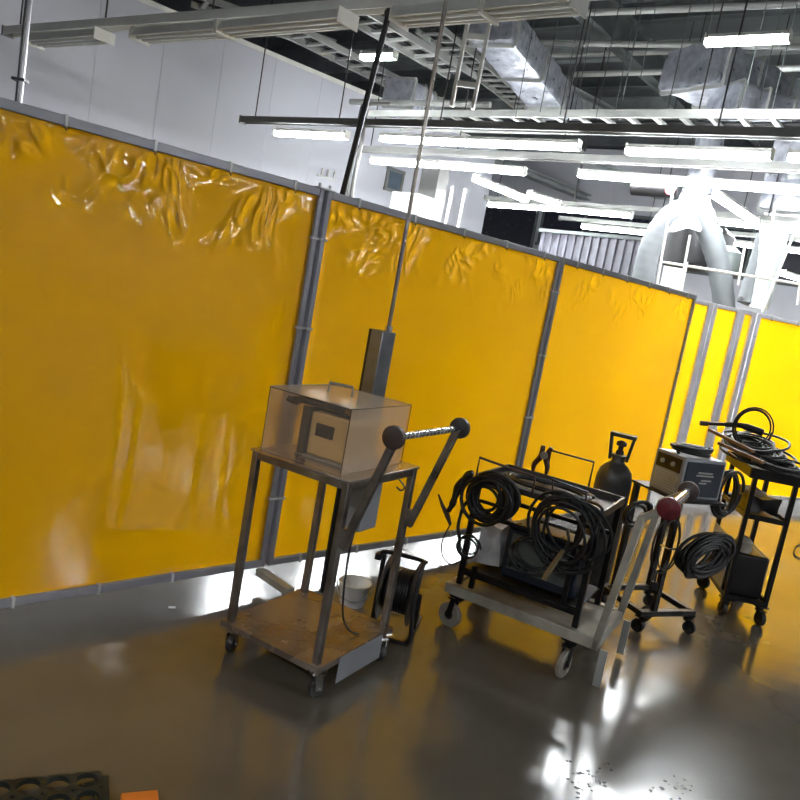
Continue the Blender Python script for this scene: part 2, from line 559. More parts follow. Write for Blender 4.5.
row([(277, 131, 347, 134), (383, 136, 468, 140), (470, 140, 579, 144), (628, 148, 772, 153), (790, 154, 900, 158)], 3.42, True, 'just under the level cable ladder', 'lit lamps under the level cable ladder')
row([(373, 159, 438, 163), (440, 163, 525, 170), (580, 172, 688, 180), (690, 180, 812, 189)], 3.42, True, 'second nearest behind the screens', 'lit lamps in the second glowing row')
row([(490, 203, 553, 207), (555, 207, 632, 214), (690, 217, 760, 224), (762, 224, 830, 231)], 3.42, True, 'third nearest behind the screens', 'lit lamps in the third glowing row')
row([(583, 225, 653, 232), (713, 239, 770, 246), (772, 246, 830, 253)], 3.42, True, 'farthest behind the screens', 'lit lamps in the farthest glowing row')
for i, (a, b, z, s) in enumerate([((476, 177), (526, 198), 3.4, 'slanting away under the second glowing row, left of the dark window'),
                                  ((530, 193), (558, 202), 3.4, 'short and slanting just right of the dark window top'),
                                  ((714, 191), (755, 219), 3.4, 'slanting away beside the top of the forked hose'),
                                  ((668, 249), (708, 268), 3.1, 'slanting between the two arms of the forked hose'),
                                  ((363, 55), (395, 54), 4.6, 'high up behind the black hanging rod'),
                                  ((707, 39), (790, 35), 4.6, 'high above the large square foil duct'),
                                  ((783, 272), (812, 281), 3.1, 'low at the right edge past the hoses'),
                                  ((733, 79), (800, 82), 5.3, 'thin and high, running out of the right side of the large duct')]):
    lamp(P(*a, z), P(*b, z), True, 'glowing tube lamp ' + s, 'single lit lamps')
# trunking that carries the lamps
def trunk(a, b, z, label, w=.09, h=.08, m=None, ext=(0, 0)):
    p, q = P(*a, z), P(*b, z); d = (q - p).normalized()
    p = p - d * ext[0]; q = q + d * ext[1]
    t = empty('lamp_trunking', p, 0, label, 'lamp rail', 'rails carrying the lamps')
    q = q - p; x = d.cross(Vector((0, 0, 1)))
    b_ = MB().bar((0, 0, h / 2), q + Vector((0, 0, h / 2)), w, .012)
    for s in (-1, 1):
        b_.bar(x * s * w / 2, q + x * s * w / 2, .012, h)
    b_.build('channel', m or M['trunk'], t)
    MB().bar((-d * .01), (d * .01), w + .03, h + .03).build('end_cap', M['trunk'], t)
    L = q.length; n = int(L / 1.6)
    for i in range(n + 1):
        c = d * min(L - .1, .25 + i * 1.6)
        MB().tube([c + Vector((0, 0, h / 2)), c + Vector((0, 0, 7.5 - z))], .009, 6).build('hanger', M['plast'], t)
    return t
trunk((8, 32), (345, 8), 3.62, 'thick rail of the unlit lamps, reaching the top left corner', .11, .08, M['lampw'], (0, 4.5))
trunk((243, 120), (780, 134), 3.53, 'grey rail of the nearest glowing row, its left end over the white wall', .1, .08, None, (0, 3))
trunk((358, 149), (800, 168), 3.53, 'grey rail of the second glowing row starting at the conduits', .1, .08, None, (0, 2))
trunk((486, 198), (640, 209), 3.5, 'rail of the third glowing row over the dark window', .08, .06, M['tray'], (0, 4))
trunk((560, 218), (660, 227), 3.5, 'rail of the farthest glowing row left of the forked hose', .08, .06, M['tray'], (0, 4))
# lit row of the hall behind the camera (outside the frame)
for i in range(4):
    c = cn * -2.4 + cd * (-3.0 + (i % 4) * 2.9)
    c.z = 3.45
    lamp(c - cd * .6, c + cd * .6, True, 'lit tube lamp in the row behind the camera', 'lamps behind the camera')
for i in range(3):  # unseen lamps, added so the screen folds catch bright glints
    c = cn * 4.0 + cd * (3.0 + i * 1.4)
    c.z = 3.45
    lamp(c - cd * .6, c + cd * .6, True, 'unseen lit tube lamp added to the right of the camera', 'added lamps right of the camera')
# second-plane lamps lighting the back of the screens and the hall to the right
for r_, n in enumerate((7.2, 10.2)):
    for i in range(4):
        c = cn * n + cd * (7.2 + i * 1.9)
        c.z = 3.42
        lamp(c - cd * .6, c + cd * .6, True, 'lit tube lamp continuing the rows beyond the right edge', 'lamps beyond the right edge')

# hanging wires: thin droppers in front of the roof
rnd = random.Random(3)
wires = [(628, 20, 596, 118), (645, 5, 615, 110), (660, 0, 622, 100), (676, 0, 640, 80), (602, 10, 575, 110), (700, 0, 668, 108), (612, 60, 596, 118), (640, 70, 618, 122), (560, 5, 540, 112), (578, 8, 560, 115), (525, 60, 515, 120), (755, 20, 742, 108), (770, 18, 760, 100), (790, 20, 770, 118), (583, 20, 565, 118), (714, 10, 706, 42)]
for i, (x0, y0, x1, y1) in enumerate(wires):
    Yd = rnd.uniform(7.5, 10)
    q = PY(x1, y1, Yd); p = Vector((q.x, q.y, PY(x0, y0, Yd).z + .6))
    tag(MB().tube([p, q], .005, 6).build('hanging_wire', M['beam']), 'thin dark wire hanging from the roof between the foil ducts', 'wire', 'thin wires hanging from the roof')
# lamp wire by the left wall
# bent conduits on the wall
for i, dx in enumerate((0, 5)):
    a = PY(372 + dx, 100, 10.6)
    pts = [PY(385 + dx, 104, 10.5), PY(366 + dx, 104, 10.5), PY(361 + dx, 112, 10.5), PY(357 + dx, 140, 10.5), PY(349 + dx, 178, 10.5), PY(345 + dx, 205, 10.5)]
    tag(MB().tube(smooth_path(pts, 5), .028, 8).build('conduit', M['trunk']), ['left one of two bent grey conduits beside the white wall', 'right one of two bent grey conduits beside the white wall'][i], 'conduit', 'bent conduits')

# hanging poles and rods
def vpole(px, py0, py1, Y, r, m, name, label, cat, x1=None, z1=None):
    p = PY(px, py0, Y)
    q = Vector((p.x, p.y, PY(px, py1, Y).z if z1 is None else z1))
    return tag(MB().tube([p, q], r, 10).build(name, m), label, cat)
t = empty('hanging_pole', PY(22, 80, 5.0), 0, 'pale double pole with a black clamp, hanging at the upper left corner', 'pole')
z0 = t.location.z
MB().tube([(0, 0, -1.0), (0, 0, 7.4 - z0)], .014, 10).build('pole', M['silver'], t)
MB().tube([(-.035, .02, -1.0), (-.035, .02, 7.4 - z0)], .008, 10).build('pole', M['plast'], t)
MB().box((-.017, .01, .0), (.085, .06, .018)).build('clamp', M['black'], t)
a = P(389, 13, 3.45); b = PY(343, 192, 5.9); d = (b - a).normalized()
t = empty('black_hanging_rod', a, 0, 'black slanted rod hooked to the rail of unlit lamps, ending behind the screens', 'rod')
MB().tube([(0, 0, 0), (b - a) + d * 1.0], .022, 10).build('rod', M['black'], t)
MB().ball((0, 0, .0), .035, 8).build('hook', M['plast'], t)

# ------------------------------------------------------------------ fume hoses
def hose(pts, r, Y, m, name, label, seg=20):
    pp = smooth_path([PY(x, y, Y + dy) for x, y, dy in pts], 8)
    n = len(pp)
    rr = [(r[0] + (r[1] - r[0]) * i / (n - 1)) * (1 + .025 * math.sin(i * 1.9)) for i in range(n)]
    b = MB().tube(pp, rr, seg, caps=False)
    return b
t = empty('fume_hose', PY(695, 180, 9.7), 0, 'forked white fabric hose with two drooping arms behind the screens', 'hose')
def into(b, t, name, m):
    bmesh.ops.translate(b.b, vec=-t.location, verts=b.b.verts)
    o = b.build(name, m, t, sharp=80)
    return o
into(hose([(699, 176, 0), (697, 202, 0), (705, 222, 0), (714, 247, 0), (720, 272, 0), (725, 312, 0)], (.15, .13), 9.7, 0, '', ''), t, 'arm', M['fabric'])
into(hose([(697, 178, 0), (685, 203, 0), (666, 219, 0), (655, 236, 0), (648, 255, 0), (644, 275, 0), (642, 292, 0)], (.12, .14), 9.7, 0, '', ''), t, 'arm', M['fabric'])
q = PY(700, 184, 9.7)
into(MB().lathe(q, [(.17, -.12), (.185, .0), (.19, .02), (.17, .08), (.16, .72)], 28), t, 'collar', M['foil'])
wb = MB().faces([PY(692, 186, 9.6), PY(706, 222, 9.6), PY(700, 232, 9.6), PY(688, 228, 9.6), PY(674, 232, 9.6), PY(662, 232, 9.6), PY(678, 200, 9.6)], [(0, 1, 2, 3), (0, 3, 4, 6), (6, 4, 5)])
into(wb, t, 'web_sheet', M['film'])
t = empty('fume_hose', PY(770, 236, 8.8), 0, 'straight white hose with a dark open mouth, right of the forked hose', 'hose')
into(hose([(766, 234, 0), (762, 252, 0), (755, 278, 0), (748, 303, 0)], (.10, .12), 8.8, 0, '', ''), t, 'sleeve', M['fabric'])
into(hose([(775, 224, -.1), (772, 250, -.1), (765, 282, -.1), (758, 309, -.1)], (.16, .10), 8.8, 0, '', ''), t, 'film_wrap', M['film'])
mo = PY(746, 303, 8.8); mo2 = PY(747.5, 300, 8.8)
dd = (mo - mo2).normalized()
into(MB().cyl(mo2, mo + dd * .01, .105, seg=24), t, 'mouth', M['black'])
# thin white frame behind the third screen
t = empty('tube_scaffold', PY(660, 250, 9.3), 0, 'thin white tube frame standing behind the forked hose arms', 'scaffold')
f = MB()
for a, b in (((673, 190), (656, 290)), ((690, 235), (679, 296)), ((662, 262), (800, 284)), ((687, 262), (680, 297)), ((800, 284), (797, 305)), ((812, 190), (762, 312)), ((745, 245), (738, 285)), ((775, 205), (770, 240))):
    f.tube([PY(*a, 8.2), PY(*b, 8.2)], .014, 8)
bmesh.ops.translate(f.b, vec=-t.location, verts=f.b.verts)
f.build('tube_frame', M['lampw'], t)
o = MB().box((0, 0, 0), (.2, .02, .24)).build('white_board', M['white']); o.location = PY(671, 278, 8.6); o.rotation_euler = (0, 0, R(-10))
tag(o, 'small white board standing between the arms of the forked hose', 'board')
o = MB().ball((0, 0, 0), .055, 10).build('red_indicator', M['redlt']); o.location = PY(670, 190, 9.4)
tag(o, 'small red light left of the forked hose top', 'indicator')
o = MB().cyl((-.5, 0, 0), (.1, 0, 0), .11, seg=16).build('extractor_motor', M['black']); o.location = PY(672, 189, 9.7); o.rotation_euler = (0, 0, CANG)
tag(o, 'dark round motor body carrying the small red light', 'motor')
for i, (x, y, Y, s, w) in enumerate([(711, 248, 11.5, .3, 1), (724, 262, 11, .22, 1), (690, 243, 10.8, .38, 1)]):
    o = MB().lathe((0, 0, 0), [(s * .5, -s), (s, -s * .8), (s, s * .6), (s * .5, s)], 20).build('extractor_drum', M['black'] if i != 1 else M['beam'])
    o.location = PY(x, y, Y)
    tag(o, ['dark round extractor drum right of the forked hose arm', 'grey extractor drum behind the straight white hose', 'dark round extractor drum framed by the forked hose'][i], 'drum', 'extractor drums')

# far equipment: white cabinet, door and columns seen over the fence at centre
def far_box(name, x0, y0, x1, y1, Y, th, m, label, cat, z0=None, rz=CANG, extra=None):
    a = PY(x0, y0, Y); b = PY(x1, y1, Y)
    w = abs(b.x - a.x)
    zt = max(a.z, b.z) if z0 is None else a.z
    zb = min(a.z, b.z) if z0 is None else z0
    t = empty(name, ((a.x + b.x) / 2, Y, zb), rz, label, cat)
    w = w / max(.3, math.cos(rz))
    MB().box((0, 0, (zt - zb) / 2), (w, th, zt - zb)).build('body', m, t, .01)
    return t, w, zt - zb
t, w, h = far_box('white_cabinet', 401, 193, 425, 212, 10.8, .4, M['white'], 'tall white cabinet showing its top between the hanging rod and grey wall', 'cabinet', z0=0)
MB().box((-w * .25, -.205, h / 2), (w * .46, .02, h * .94)).build('door', M['white'], t, .003)
MB().box((w * .25, -.205, h / 2), (w * .46, .02, h * .94)).build('door', M['white'], t, .003)
t, w, h = far_box('grey_column', 428, 165, 436, 220, 13.5, .3, M['trunk'], 'grey steel column right of the white cabinet', 'column', z0=0)
MB().box((0, 0, .01), (w + .1, .4, .02)).build('foot_plate', M['trunk'], t)
for i, (x0, x1) in enumerate(((446, 196), (459, 192))):
    q = PY(x0, 222, 11.8); q.z = .01
    tag(MB().tube([q, Vector((q.x, q.y, 3.2))], .02, 8).build('white_pole', M['lampw']), ['left one of two thin white poles before the grey wall', 'right one of two thin white poles before the grey wall'][i], 'pole', 'thin white poles')
# blue-grey window in left wall
def on_left(x, y):
    o = w0; d = ray(x, y); t = (o - CP).dot(wn) / d.dot(wn); q = CP + d * t
    return (q - w0).dot(wd), q.z
a0, zt = on_left(388, 168); a1, _ = on_left(403, 171); _, zb = on_left(386, 189)
f = MB(); zc = (zt + zb) / 2
for zz in (zt, zb): f.box(((a0 + a1) / 2, -.02, zz), (a1 - a0 + .08, .05, .06))
for aa in (a0, a1): f.box((aa, -.02, zc), (.06, .05, zt - zb))
f = f.build('window_4', M['trunk']); f.location = w0; f.rotation_euler = (0, 0, WANG); tag(f, kind='structure')
MB().box(((a0 + a1) / 2, -.012, zc), (a1 - a0, .02, zt - zb)).build('pane', mat('blue_glass', (.12, .16, .2), .2), f)
# notice board outline on the wall
a0, zt = on_left(322, 168); a1, zb = on_left(333, 178)
f = MB()
for k in range(3): f.box((a0 + (a1 - a0) * k / 2, -.02, (zt + zb) / 2), (.02, .03, abs(zt - zb)))
f.box(((a0 + a1) / 2, -.02, min(zt, zb) - .03), (abs(a1 - a0) * 1.6, .03, .025))
f = f.build('wall_socket_strip', M['lampw']); f.location = w0; f.rotation_euler = (0, 0, WANG)
tag(f, 'small pale fitting on the white wall just above the screen junction', 'wall fitting')
# far ribbed partition below the dark windows
a = PY(541, 232, 14); b = PY(660, 255, 12.4)
t = empty('ribbed_partition', (a.x, 14, 0), math.atan2(-1.6, b.x - a.x), 'pale ribbed partition under the dark band, behind the third screen', 'partition')
L = math.hypot(b.x - a.x, 1.6)
g = MB().box((L / 2, .05, a.z / 2), (L, .06, a.z))
for k in range(int(L / .16)):
    g.box((.08 + k * .16, .0, a.z / 2), (.05, .05, a.z))
g.build('sheet', mat('ribbed_sheet', (.15, .15, .18), .5), t)
MB().box((L / 2, .02, a.z + .03), (L + .04, .14, .06)).build('top_rail', M['beam'], t)

# ------------------------------------------------------------------ welding screens
FTH = .801
F0 = Vector((-.486, 3.615, 0)); fd = Vector((math.cos(FTH), math.sin(FTH), 0))
ZB, ZT = .1, 1.935
def curtain_mesh(L, z0, z1, seed, step=.0125, crink=1.0):
    if crink > .5: step = .008
    b = MB().b
    nx = int(L / step); nz = int((z1 - z0) / step)
    grid = []
    for j in range(nz + 1):
        z = z0 + (z1 - z0) * j / nz
        rowv = []
        top = z1 - z
        for i in range(nx + 1):
            x = L * i / nx
            # sag folds: strongest just under the top rail, patchy along it
            v = Vector((x * 1.0 + seed * 7.3, z * .8, seed))
            patch = min(1.2, max(0, noise.noise(Vector((x * 4.6 + seed * 3, z * 5.2, 0))) * 3.0 + .45))
            reach = .13 + .12 * (noise.noise(Vector((x * 1.7, seed * 2., 3))) + .4)
            mask = math.exp(-((top - .08) / max(.05, reach)) ** 2) * crink
            cr = 1 - abs(noise.noise(Vector((x * 13 + seed, z * 10, 2)) + Vector((1, 1, 1)) * 2.0 * noise.noise(Vector((x * 4, z * 4, seed)))) * 2.2)
            cr2 = noise.noise(Vector((x * 27 + seed, z * 20, 5)))
            y = .012 * noise.noise(v * 1.3) + mask * patch * (.012 * cr + .006 * cr2)
            edge = min(1, min(x, L - x) / .04, (z - z0) / .03, top / .02)
            rowv.append(b.verts.new((x, y * max(0, edge), z)))
        grid.append(rowv)
    for j in range(nz):
        for i in range(nx):
            b.faces.new((grid[j][i], grid[j][i + 1], grid[j + 1][i + 1], grid[j + 1][i]))
    m = MB(); m.b.free(); m.b = b
    return m
def screen(p, q, label, seed, zt=ZT, crink=1., fm=None, pw=.024, feet=True, ties=True, topgap=.0):
    p = Vector(p); q = Vector(q); d = q - p; L = d.length
    t = empty('welding_screen', (p.x, p.y, 0), math.atan2(d.y, d.x), label, 'welding screen', 'amber welding screens')
    fm = fm or M['frame']
    for x in (pw / 2 + .002, L - pw / 2 - .002):
        MB().box((x, 0, (ZB + zt) / 2), (pw, .035, zt - ZB)).build('post', fm, t, .003)
    MB().box((L / 2, 0, zt - .0175), (L - 2 * pw - .006, .035, .035)).build('top_rail', fm, t, .003)
    MB().box((L / 2, 0, ZB + .0175), (L - 2 * pw - .006, .035, .035)).build('bottom_rail', fm, t, .003)
    c = curtain_mesh(L - 2 * pw + .004, ZB + .03, zt - .03, seed, crink=crink)
    o = c.build('curtain', M['curtain'], t, sharp=180)
    o.location = (pw - .002, -.0, 0)
    if ties:
        n = max(1, int(L / .33))
        for i in range(n):
            x = L * (i + .5) / n
            for z, s in ((zt - .0175, 1), (ZB + .0175, 1)):
                MB().box((x, 0, z), (.012, .044, .044)).build('tie', M['tie'], t, .002)
            MB().tube([(x - .006, -.021, zt - .036), (x, -.024, zt - .052), (x + .008, -.021, zt - .04)], .0022, 6).build('tie_ring', M['plast'], t)
        for k in range(4):
            z = ZB + .35 + k * .42
            for x in (pw / 2 + .002, L - pw / 2 - .002):
                MB().box((x, 0, z), (.042, .044, .011)).build('tie', M['tie'], t, .002)
    if False:
        f = empty_child('foot', t)
        for sx in ((L - .05,)):
            pass
    return t
def foot_on(t, x):
    for s in (-1,):
        f = MB().box((x, s * .14, .078), (.045, .26, .036)).build('foot_bar', M['beige'], t, .003)
        c = MB().box((x, s * .25, .052), (.035, .035, .012)).box((x - .013, s * .25, .035), (.004, .034, .04)).box((x + .013, s * .25, .035), (.004, .034, .04)).build('caster', M['black'], t)
        MB().lathe((x, s * .25, .0252), [(.012, -.009), (.025, -.007), (.025, .007), (.012, .009)], 18, 'X').build('wheel', M['rubber'], c)
def fp(t): return F0 + fd * t
s1 = screen(fp(-2.05), fp(-.05), 'large amber welding screen at the left, cut by the left edge of the picture', 1, feet=False)
s2 = screen(fp(-.03), fp(1.925), 'amber welding screen in the middle, behind the tall steel cart', 2, feet=False, crink=1.)
s3 = screen(fp(1.94), fp(3.97), 'amber welding screen behind the gas cylinder, third from the left', 3, feet=False, crink=.7)
foot_on(s1, 1.975); foot_on(s2, 1.93); foot_on(s3, 1.99)
# far screens past the gap
A = [P(x, y, ZT) for x, y in ((684, 297), (713, 303), (741, 309), (757, 313), (800, 322))]
dirD = (A[4] - A[3]).normalized()
screen(A[0], A[1], 'narrow bright amber screen just past the dark end post of the third screen', 4, feet=False, crink=.1, fm=M['frame2'], pw=.05, ties=False)
screen(A[1] + Vector((.01, .02, 0)), A[2], 'orange-toned amber screen between two pale posts, beyond the gap', 5, feet=False, crink=.1, fm=M['frame2'], pw=.05, ties=False)
screen(A[2] + Vector((.01, .02, 0)), A[3] - dirD * .02, 'thinnest amber screen strip beside the pale double post', 6, feet=False, crink=.0, fm=M['frame2'], pw=.06, ties=False)
screen(A[3], A[3] + dirD * 2.2, 'amber welding screen at the far right, behind the black trolley', 7, feet=False, crink=.3, fm=M['frame2'], pw=.05)
# hinge brackets at the first screen junction
o = MB().box((0, 0, 0), (.1, .05, .006)).cyl((-.03, 0, 0), (-.03, 0, .02), .008, seg=8).cyl((.03, 0, 0), (.03, 0, .02), .008, seg=8).build('bracket', M['silver'])
o.location = fp(-.04) + Vector((0, 0, ZT + .004)); o.rotation_euler = (0, 0, FTH)
tag(o, 'small bolted plate joining the tops of the first two amber screens', 'bracket')

# ------------------------------------------------------------------ casters
def caster(parent, x, y, ztop, r=.04, rz=0., wm=None, fm=None, w=.028):
    c = MB()
    c.box((0, 0, ztop - .004), (.07, .07, .008))
    c.cyl((0, 0, ztop - .008), (0, 0, ztop - .024), .022, seg=14)
    off = r * .55
    hh = ztop - .024
    c.box((off / 2, 0, hh - .003), (off + .03, w + .018, .006))
    for s in (-1, 1):
        y0 = s * (w / 2 + .006)
        c.bar((off * .55, y0, hh), (off, y0, r - .006), .028, .004, (0, 1, 0))
    c.cyl((off, -w / 2 - .012, r), (off, w / 2 + .012, r), .006, seg=8)
    o = c.build('caster', fm or M['chrome'], parent)
    o.location = (x, y, 0); o.rotation_euler = (0, 0, rz)
    h = w / 2
    MB().lathe((off, 0, r), [(r * .45, -h * .8), (r * .9, -h), (r, -h * .6), (r, h * .6), (r * .9, h), (r * .45, h * .8)], 24, 'Y').build('wheel', wm or M['rubber'], o)
    MB().cyl((off, -h - .001, r), (off, h + .001, r), r * .36, seg=16).build('wheel_hub', M['plast'], o)
    return o

# ------------------------------------------------------------------ tall steel cart (foreground)
t = empty('steel_cart', (-.526, 2.856, 0), R(-30), 'tall two-shelf bare steel cart with a push handle, standing in the foreground', 'cart')
W, D = .462, .498
q = .028
for x, y in ((q / 2, q / 2), (W - q / 2, q / 2), (W - q / 2, D - q / 2), (q / 2, D - q / 2)):
    MB().box((x, y, (.125 + .842) / 2), (q, q, .717)).build('leg', M['steel'], t, .003)
def rim(zc, name, h=.028):
    MB().box((W / 2, q / 2, zc), (W - 2 * q, q, h)).box((W / 2, D - q / 2, zc), (W - 2 * q, q, h)).box((q / 2, D / 2, zc), (q, D - 2 * q, h)).box((W - q / 2, D / 2, zc), (q, D - 2 * q, h)).build(name, M['steel'], t, .002)
rim(.828, 'top_frame'); 
MB().box((W / 2, D / 2, .8475), (W + .012, D + .012, .009)).build('top_shelf', mat('polished_shelf', (.55, .48, .42), .22, .85, .12, 5, .1, 50), t, .002)
# lower tray with folded rim
lt = MB().box((W / 2, D / 2, .139), (W + .03, D + .03, .004))
lt.box((W / 2, -.014, .128), (W + .03, .003, .026)).box((W / 2, D + .014, .128), (W + .03, .003, .026)).box((-.014, D / 2, .128), (.003, D + .03, .026)).box((W + .014, D / 2, .128), (.003, D + .03, .026))
lt.build('lower_shelf', M['shelf'], t, .001)
MB().box((W + .018, D * .55, .085), (.003, D * .62, .105)).build('side_plate', M['machine'], t)
for x, y, rz in ((.02, .02, R(200)), (W - .02, .02, R(150)), (W - .02, D - .02, R(60)), (.02, D - .02, R(20))):
    caster(t, x, y, .124, .037, rz - R(90), M['plast'], M['chrome'])
for y in (.012, D - .012):
    MB().bar((W + .012, y, .60), (W + .15, y, 1.05), .028, .024, (0, 1, 0)).build('handle_arm', M['steel'], t, .002)
    MB().box((W + .006, y, .645), (.03, .03, .05)).build('hinge_block', M['steel'], t, .002)
for y in (-.004, D + .004):
    MB().lathe((W + .15, y, 1.052), [(.034, -.012), (.042, -.009), (.042, .009), (.034, .012)], 28, 'Y').build('handle_cap', M['capbrown'] if y < .1 else M['plast'], t)
MB().cyl((W + .15, .01, 1.052), (W + .15, D - .01, 1.052), .0125, seg=18).build('grip', M['chrome'], t)
# grip grooves
g = MB()
for k in range(14):
    g.cyl((W + .15, .06 + k * .028, 1.052), (W + .15, .067 + k * .028, 1.052), .0135, seg=18)
g.build('grip_rings', M['silver'], t)
hk = smooth_path([(W - .004, D * .72, .815), (W + .02, D * .72, .80), (W + .03, D * .72, .785), (W + .015, D * .72, .772), (W - .005, D * .72, .78)], 4)
MB().tube(hk, .0035, 6).build('hook', M['plast'], t)
# black control strip on the front leg
bx_ = MB().box((.37, .26, .708), (.09, .12, .205)).build('switch_box', M['machine'], t, .003)
MB().box((.319, .26, .708), (.01, .116, .20)).build('box_side', M['black'], bx_)
MB().tube(smooth_path([(.36, .26, .605), (.352, .26, .5), (.355, .262, .35), (.37, .27, .22), (.40, .29, .165), (.42, .33, .147)], 6), .0045, 8).build('cord', M['rubber'], t)
MB().box((W - q - .018, q / 2 + .004, .62), (.012, .02, .42)).build('dark_strip', M['black'], t)

# acrylic cover on the top shelf
T1 = Matrix.Translation((-.526, 2.856, 0)) @ Matrix.Rotation(R(-30), 4, 'Z')
def loc1(x, y, z): return T1 @ Vector((x, y, z))
t = empty('acrylic_cover', loc1(.015, .03, .8525), R(-30), 'smoky see-through box cover with a small chrome handle, on top of the steel cart', 'cover')
cw, cdp, ch, th = .385, .43, .245, .005
MB().box((cw / 2, th / 2, ch / 2), (cw, th, ch)).build('side_pane', M['acrylic'], t)
MB().box((cw / 2, cdp - th / 2, ch / 2), (cw, th, ch)).build('side_pane', M['acrylic2'], t)
MB().box((th / 2, cdp / 2, ch / 2), (th, cdp - 2 * th - .001, ch)).build('side_pane', M['acrylic2'], t)
MB().box((cw - th / 2, cdp / 2, ch / 2), (th, cdp - 2 * th - .001, ch)).build('side_pane', M['acrylic'], t)
MB().box((cw / 2, cdp / 2, ch + th / 2 + .0005), (cw + .002, cdp + .002, th)).build('lid_pane', M['acrylic2'], t)
e = MB()
for a, b in (((0, 0, 0), (0, 0, ch)), ((cw, 0, 0), (cw, 0, ch)), ((cw, cdp, 0), (cw, cdp, ch)), ((0, 0, ch), (cw, 0, ch)), ((cw, 0, ch), (cw, cdp, ch)), ((0, 0, ch), (0, cdp, ch)), ((0, cdp, ch), (cw, cdp, ch))):
    e.tube([a, b], .0016, 6)
e.build('glued_edge', M['plast'], t)
hp = smooth_path([(cw * .5 - .05, cdp * .42, ch + .006), (cw * .5 - .05, cdp * .42, ch + .045), (cw * .5 + .04, cdp * .50, ch + .045), (cw * .5 + .04, cdp * .50, ch + .006)], 1)
MB().tube(hp, .006, 8).build('handle', M['silver'], t)

# instrument inside the cover
t = empty('bench_instrument', loc1(.125, .13, .8525), R(-30), 'cream instrument with a dark display window inside the smoky cover', 'instrument')
MB().box((.12, .11, .095), (.18, .22, .17)).build('case', M['cream'], t, .008)
MB().box((.015, .10, .095), (.035, .24, .20)).build('side_plate', M['plast'], t, .004)
MB().box((.105, -.003, .115), (.085, .006, .05)).build('display', M['black'], t, .002)
MB().box((.12, .11, .0055), (.26, .26, .011)).build('base_plate', M['machine'], t, .002)
MB().box((.12, .12, .192), (.22, .2, .012)).build('top_plate', M['plast'], t, .003)
MB().box((.212, .06, .05), (.006, .05, .03)).build('port', M['black'], t, .001)
cl = MB()
cl.tube(smooth_path([loc1(.08, .09, 1.06), loc1(.11, .11, 1.066), loc1(.16, .10, 1.070), loc1(.20, .13, 1.068), loc1(.25, .12, 1.072), loc1(.30, .14, 1.066)], 6), .014, 8)
cl.tube(smooth_path([loc1(.07, .07, 1.066), loc1(.10, .09, 1.055), loc1(.13, .07, 1.066)], 6), .012, 8)
tag(cl.build('rolled_cloth', M['plast']), 'dark crumpled roll lying on top of the covered instrument', 'cloth')

# ------------------------------------------------------------------ hanging power column and its rod
t = empty('power_column', (-.135, 3.40, 0), R(-38), 'grey steel box column hanging on a long rod behind the tall cart', 'column')
MB().box((.012, 0, 1.1), (.07, .09, .51)).build('channel', mat('galvanised', (.30, .31, .33), .35, .7, .2, 6, .2, 30), t, .003)
MB().box((-.032, 0, 1.1), (.018, .082, .51)).build('open_side_shade', M['black'], t, .002)  # black strip stands in for the shade inside the channel's open side
MB().tube([(.02, .02, 1.355), (.02, .02, 7.5)], .0095, 10).build('rod', M['steel'], t)
MB().cyl((.02, .02, 1.35), (.02, .02, 1.38), .018, seg=14).build('rod_collar', M['chrome'], t)

# cable reel
t = empty('cable_reel', (.155, 3.37, 0), R(-12), 'black cable reel on a bent tube stand beside the tall cart', 'cable reel')
for x in (-.07, .07):
    MB().lathe((x, 0, .185), [(.03, -.006), (.14, -.005), (.15, 0), (.14, .005), (.03, .006)], 36, 'X').build('flange', M['plast'], t)
MB().cyl((-.065, 0, .185), (.065, 0, .185), .05, seg=24).build('drum', M['black'], t)
pts = []
for i in range(9 * 24):
    a = i * 2 * math.pi / 24
    pts.append((-.055 + .11 * i / (9 * 24), math.cos(a) * .098, .185 + math.sin(a) * .098))
MB().tube(pts, .0075, 6).build('wound_cable', M['rubber'], t)
MB().lathe((-.079, 0, .185), [(.028, -.012), (.04, -.008), (.04, .0)], 20, 'X').build('hub_cap', M['white'] if False else M['machine'], t)
st = smooth_path([(.10, -.16, .012), (.115, -.17, .06), (.10, -.15, .20), (.10, -.10, .355), (.09, -.03, .36), (-.09, -.03, .36), (-.10, -.03, .34)], 5)
MB().tube(st, .010, 8).build('stand', M['black'], t)
MB().tube(smooth_path([(.10, -.16, .012), (.10, .16, .012), (-.10, .16, .012), (-.10, -.16, .012), (.10, -.16, .012)], 1), .010, 8).build('stand_base', M['black'], t)
MB().bar((.10, 0, .012), (.10, 0, .19), .02, .012).bar((-.10, 0, .012), (-.10, 0, .345), .02, .012).cyl((-.105, 0, .185), (.105, 0, .185), .008, seg=10).build('axle_frame', M['black'], t)
# socket plug on the left
MB().box((-.12, -.02, .33), (.03, .05, .03)).build('socket', M['black'], t, .004)

# white bucket
t = empty('plastic_bucket', (-.055, 3.55, 0), 0, 'white plastic bucket on the floor behind the tall cart', 'bucket')
MB().lathe((0, 0, 0), [(.06, 0), (.08, .105), (.084, .11), (.084, .115), (.076, .115), (.055, .006)], 32).build('pail', M['white'], t)
MB().tube([(.088 * math.cos(a), .088 * math.sin(a), .10 - .055 * abs(math.sin(a)) ** .7) for a in [math.pi + i * math.pi / 20 for i in range(21)]], .003, 6).build('bail', M['silver'], t)

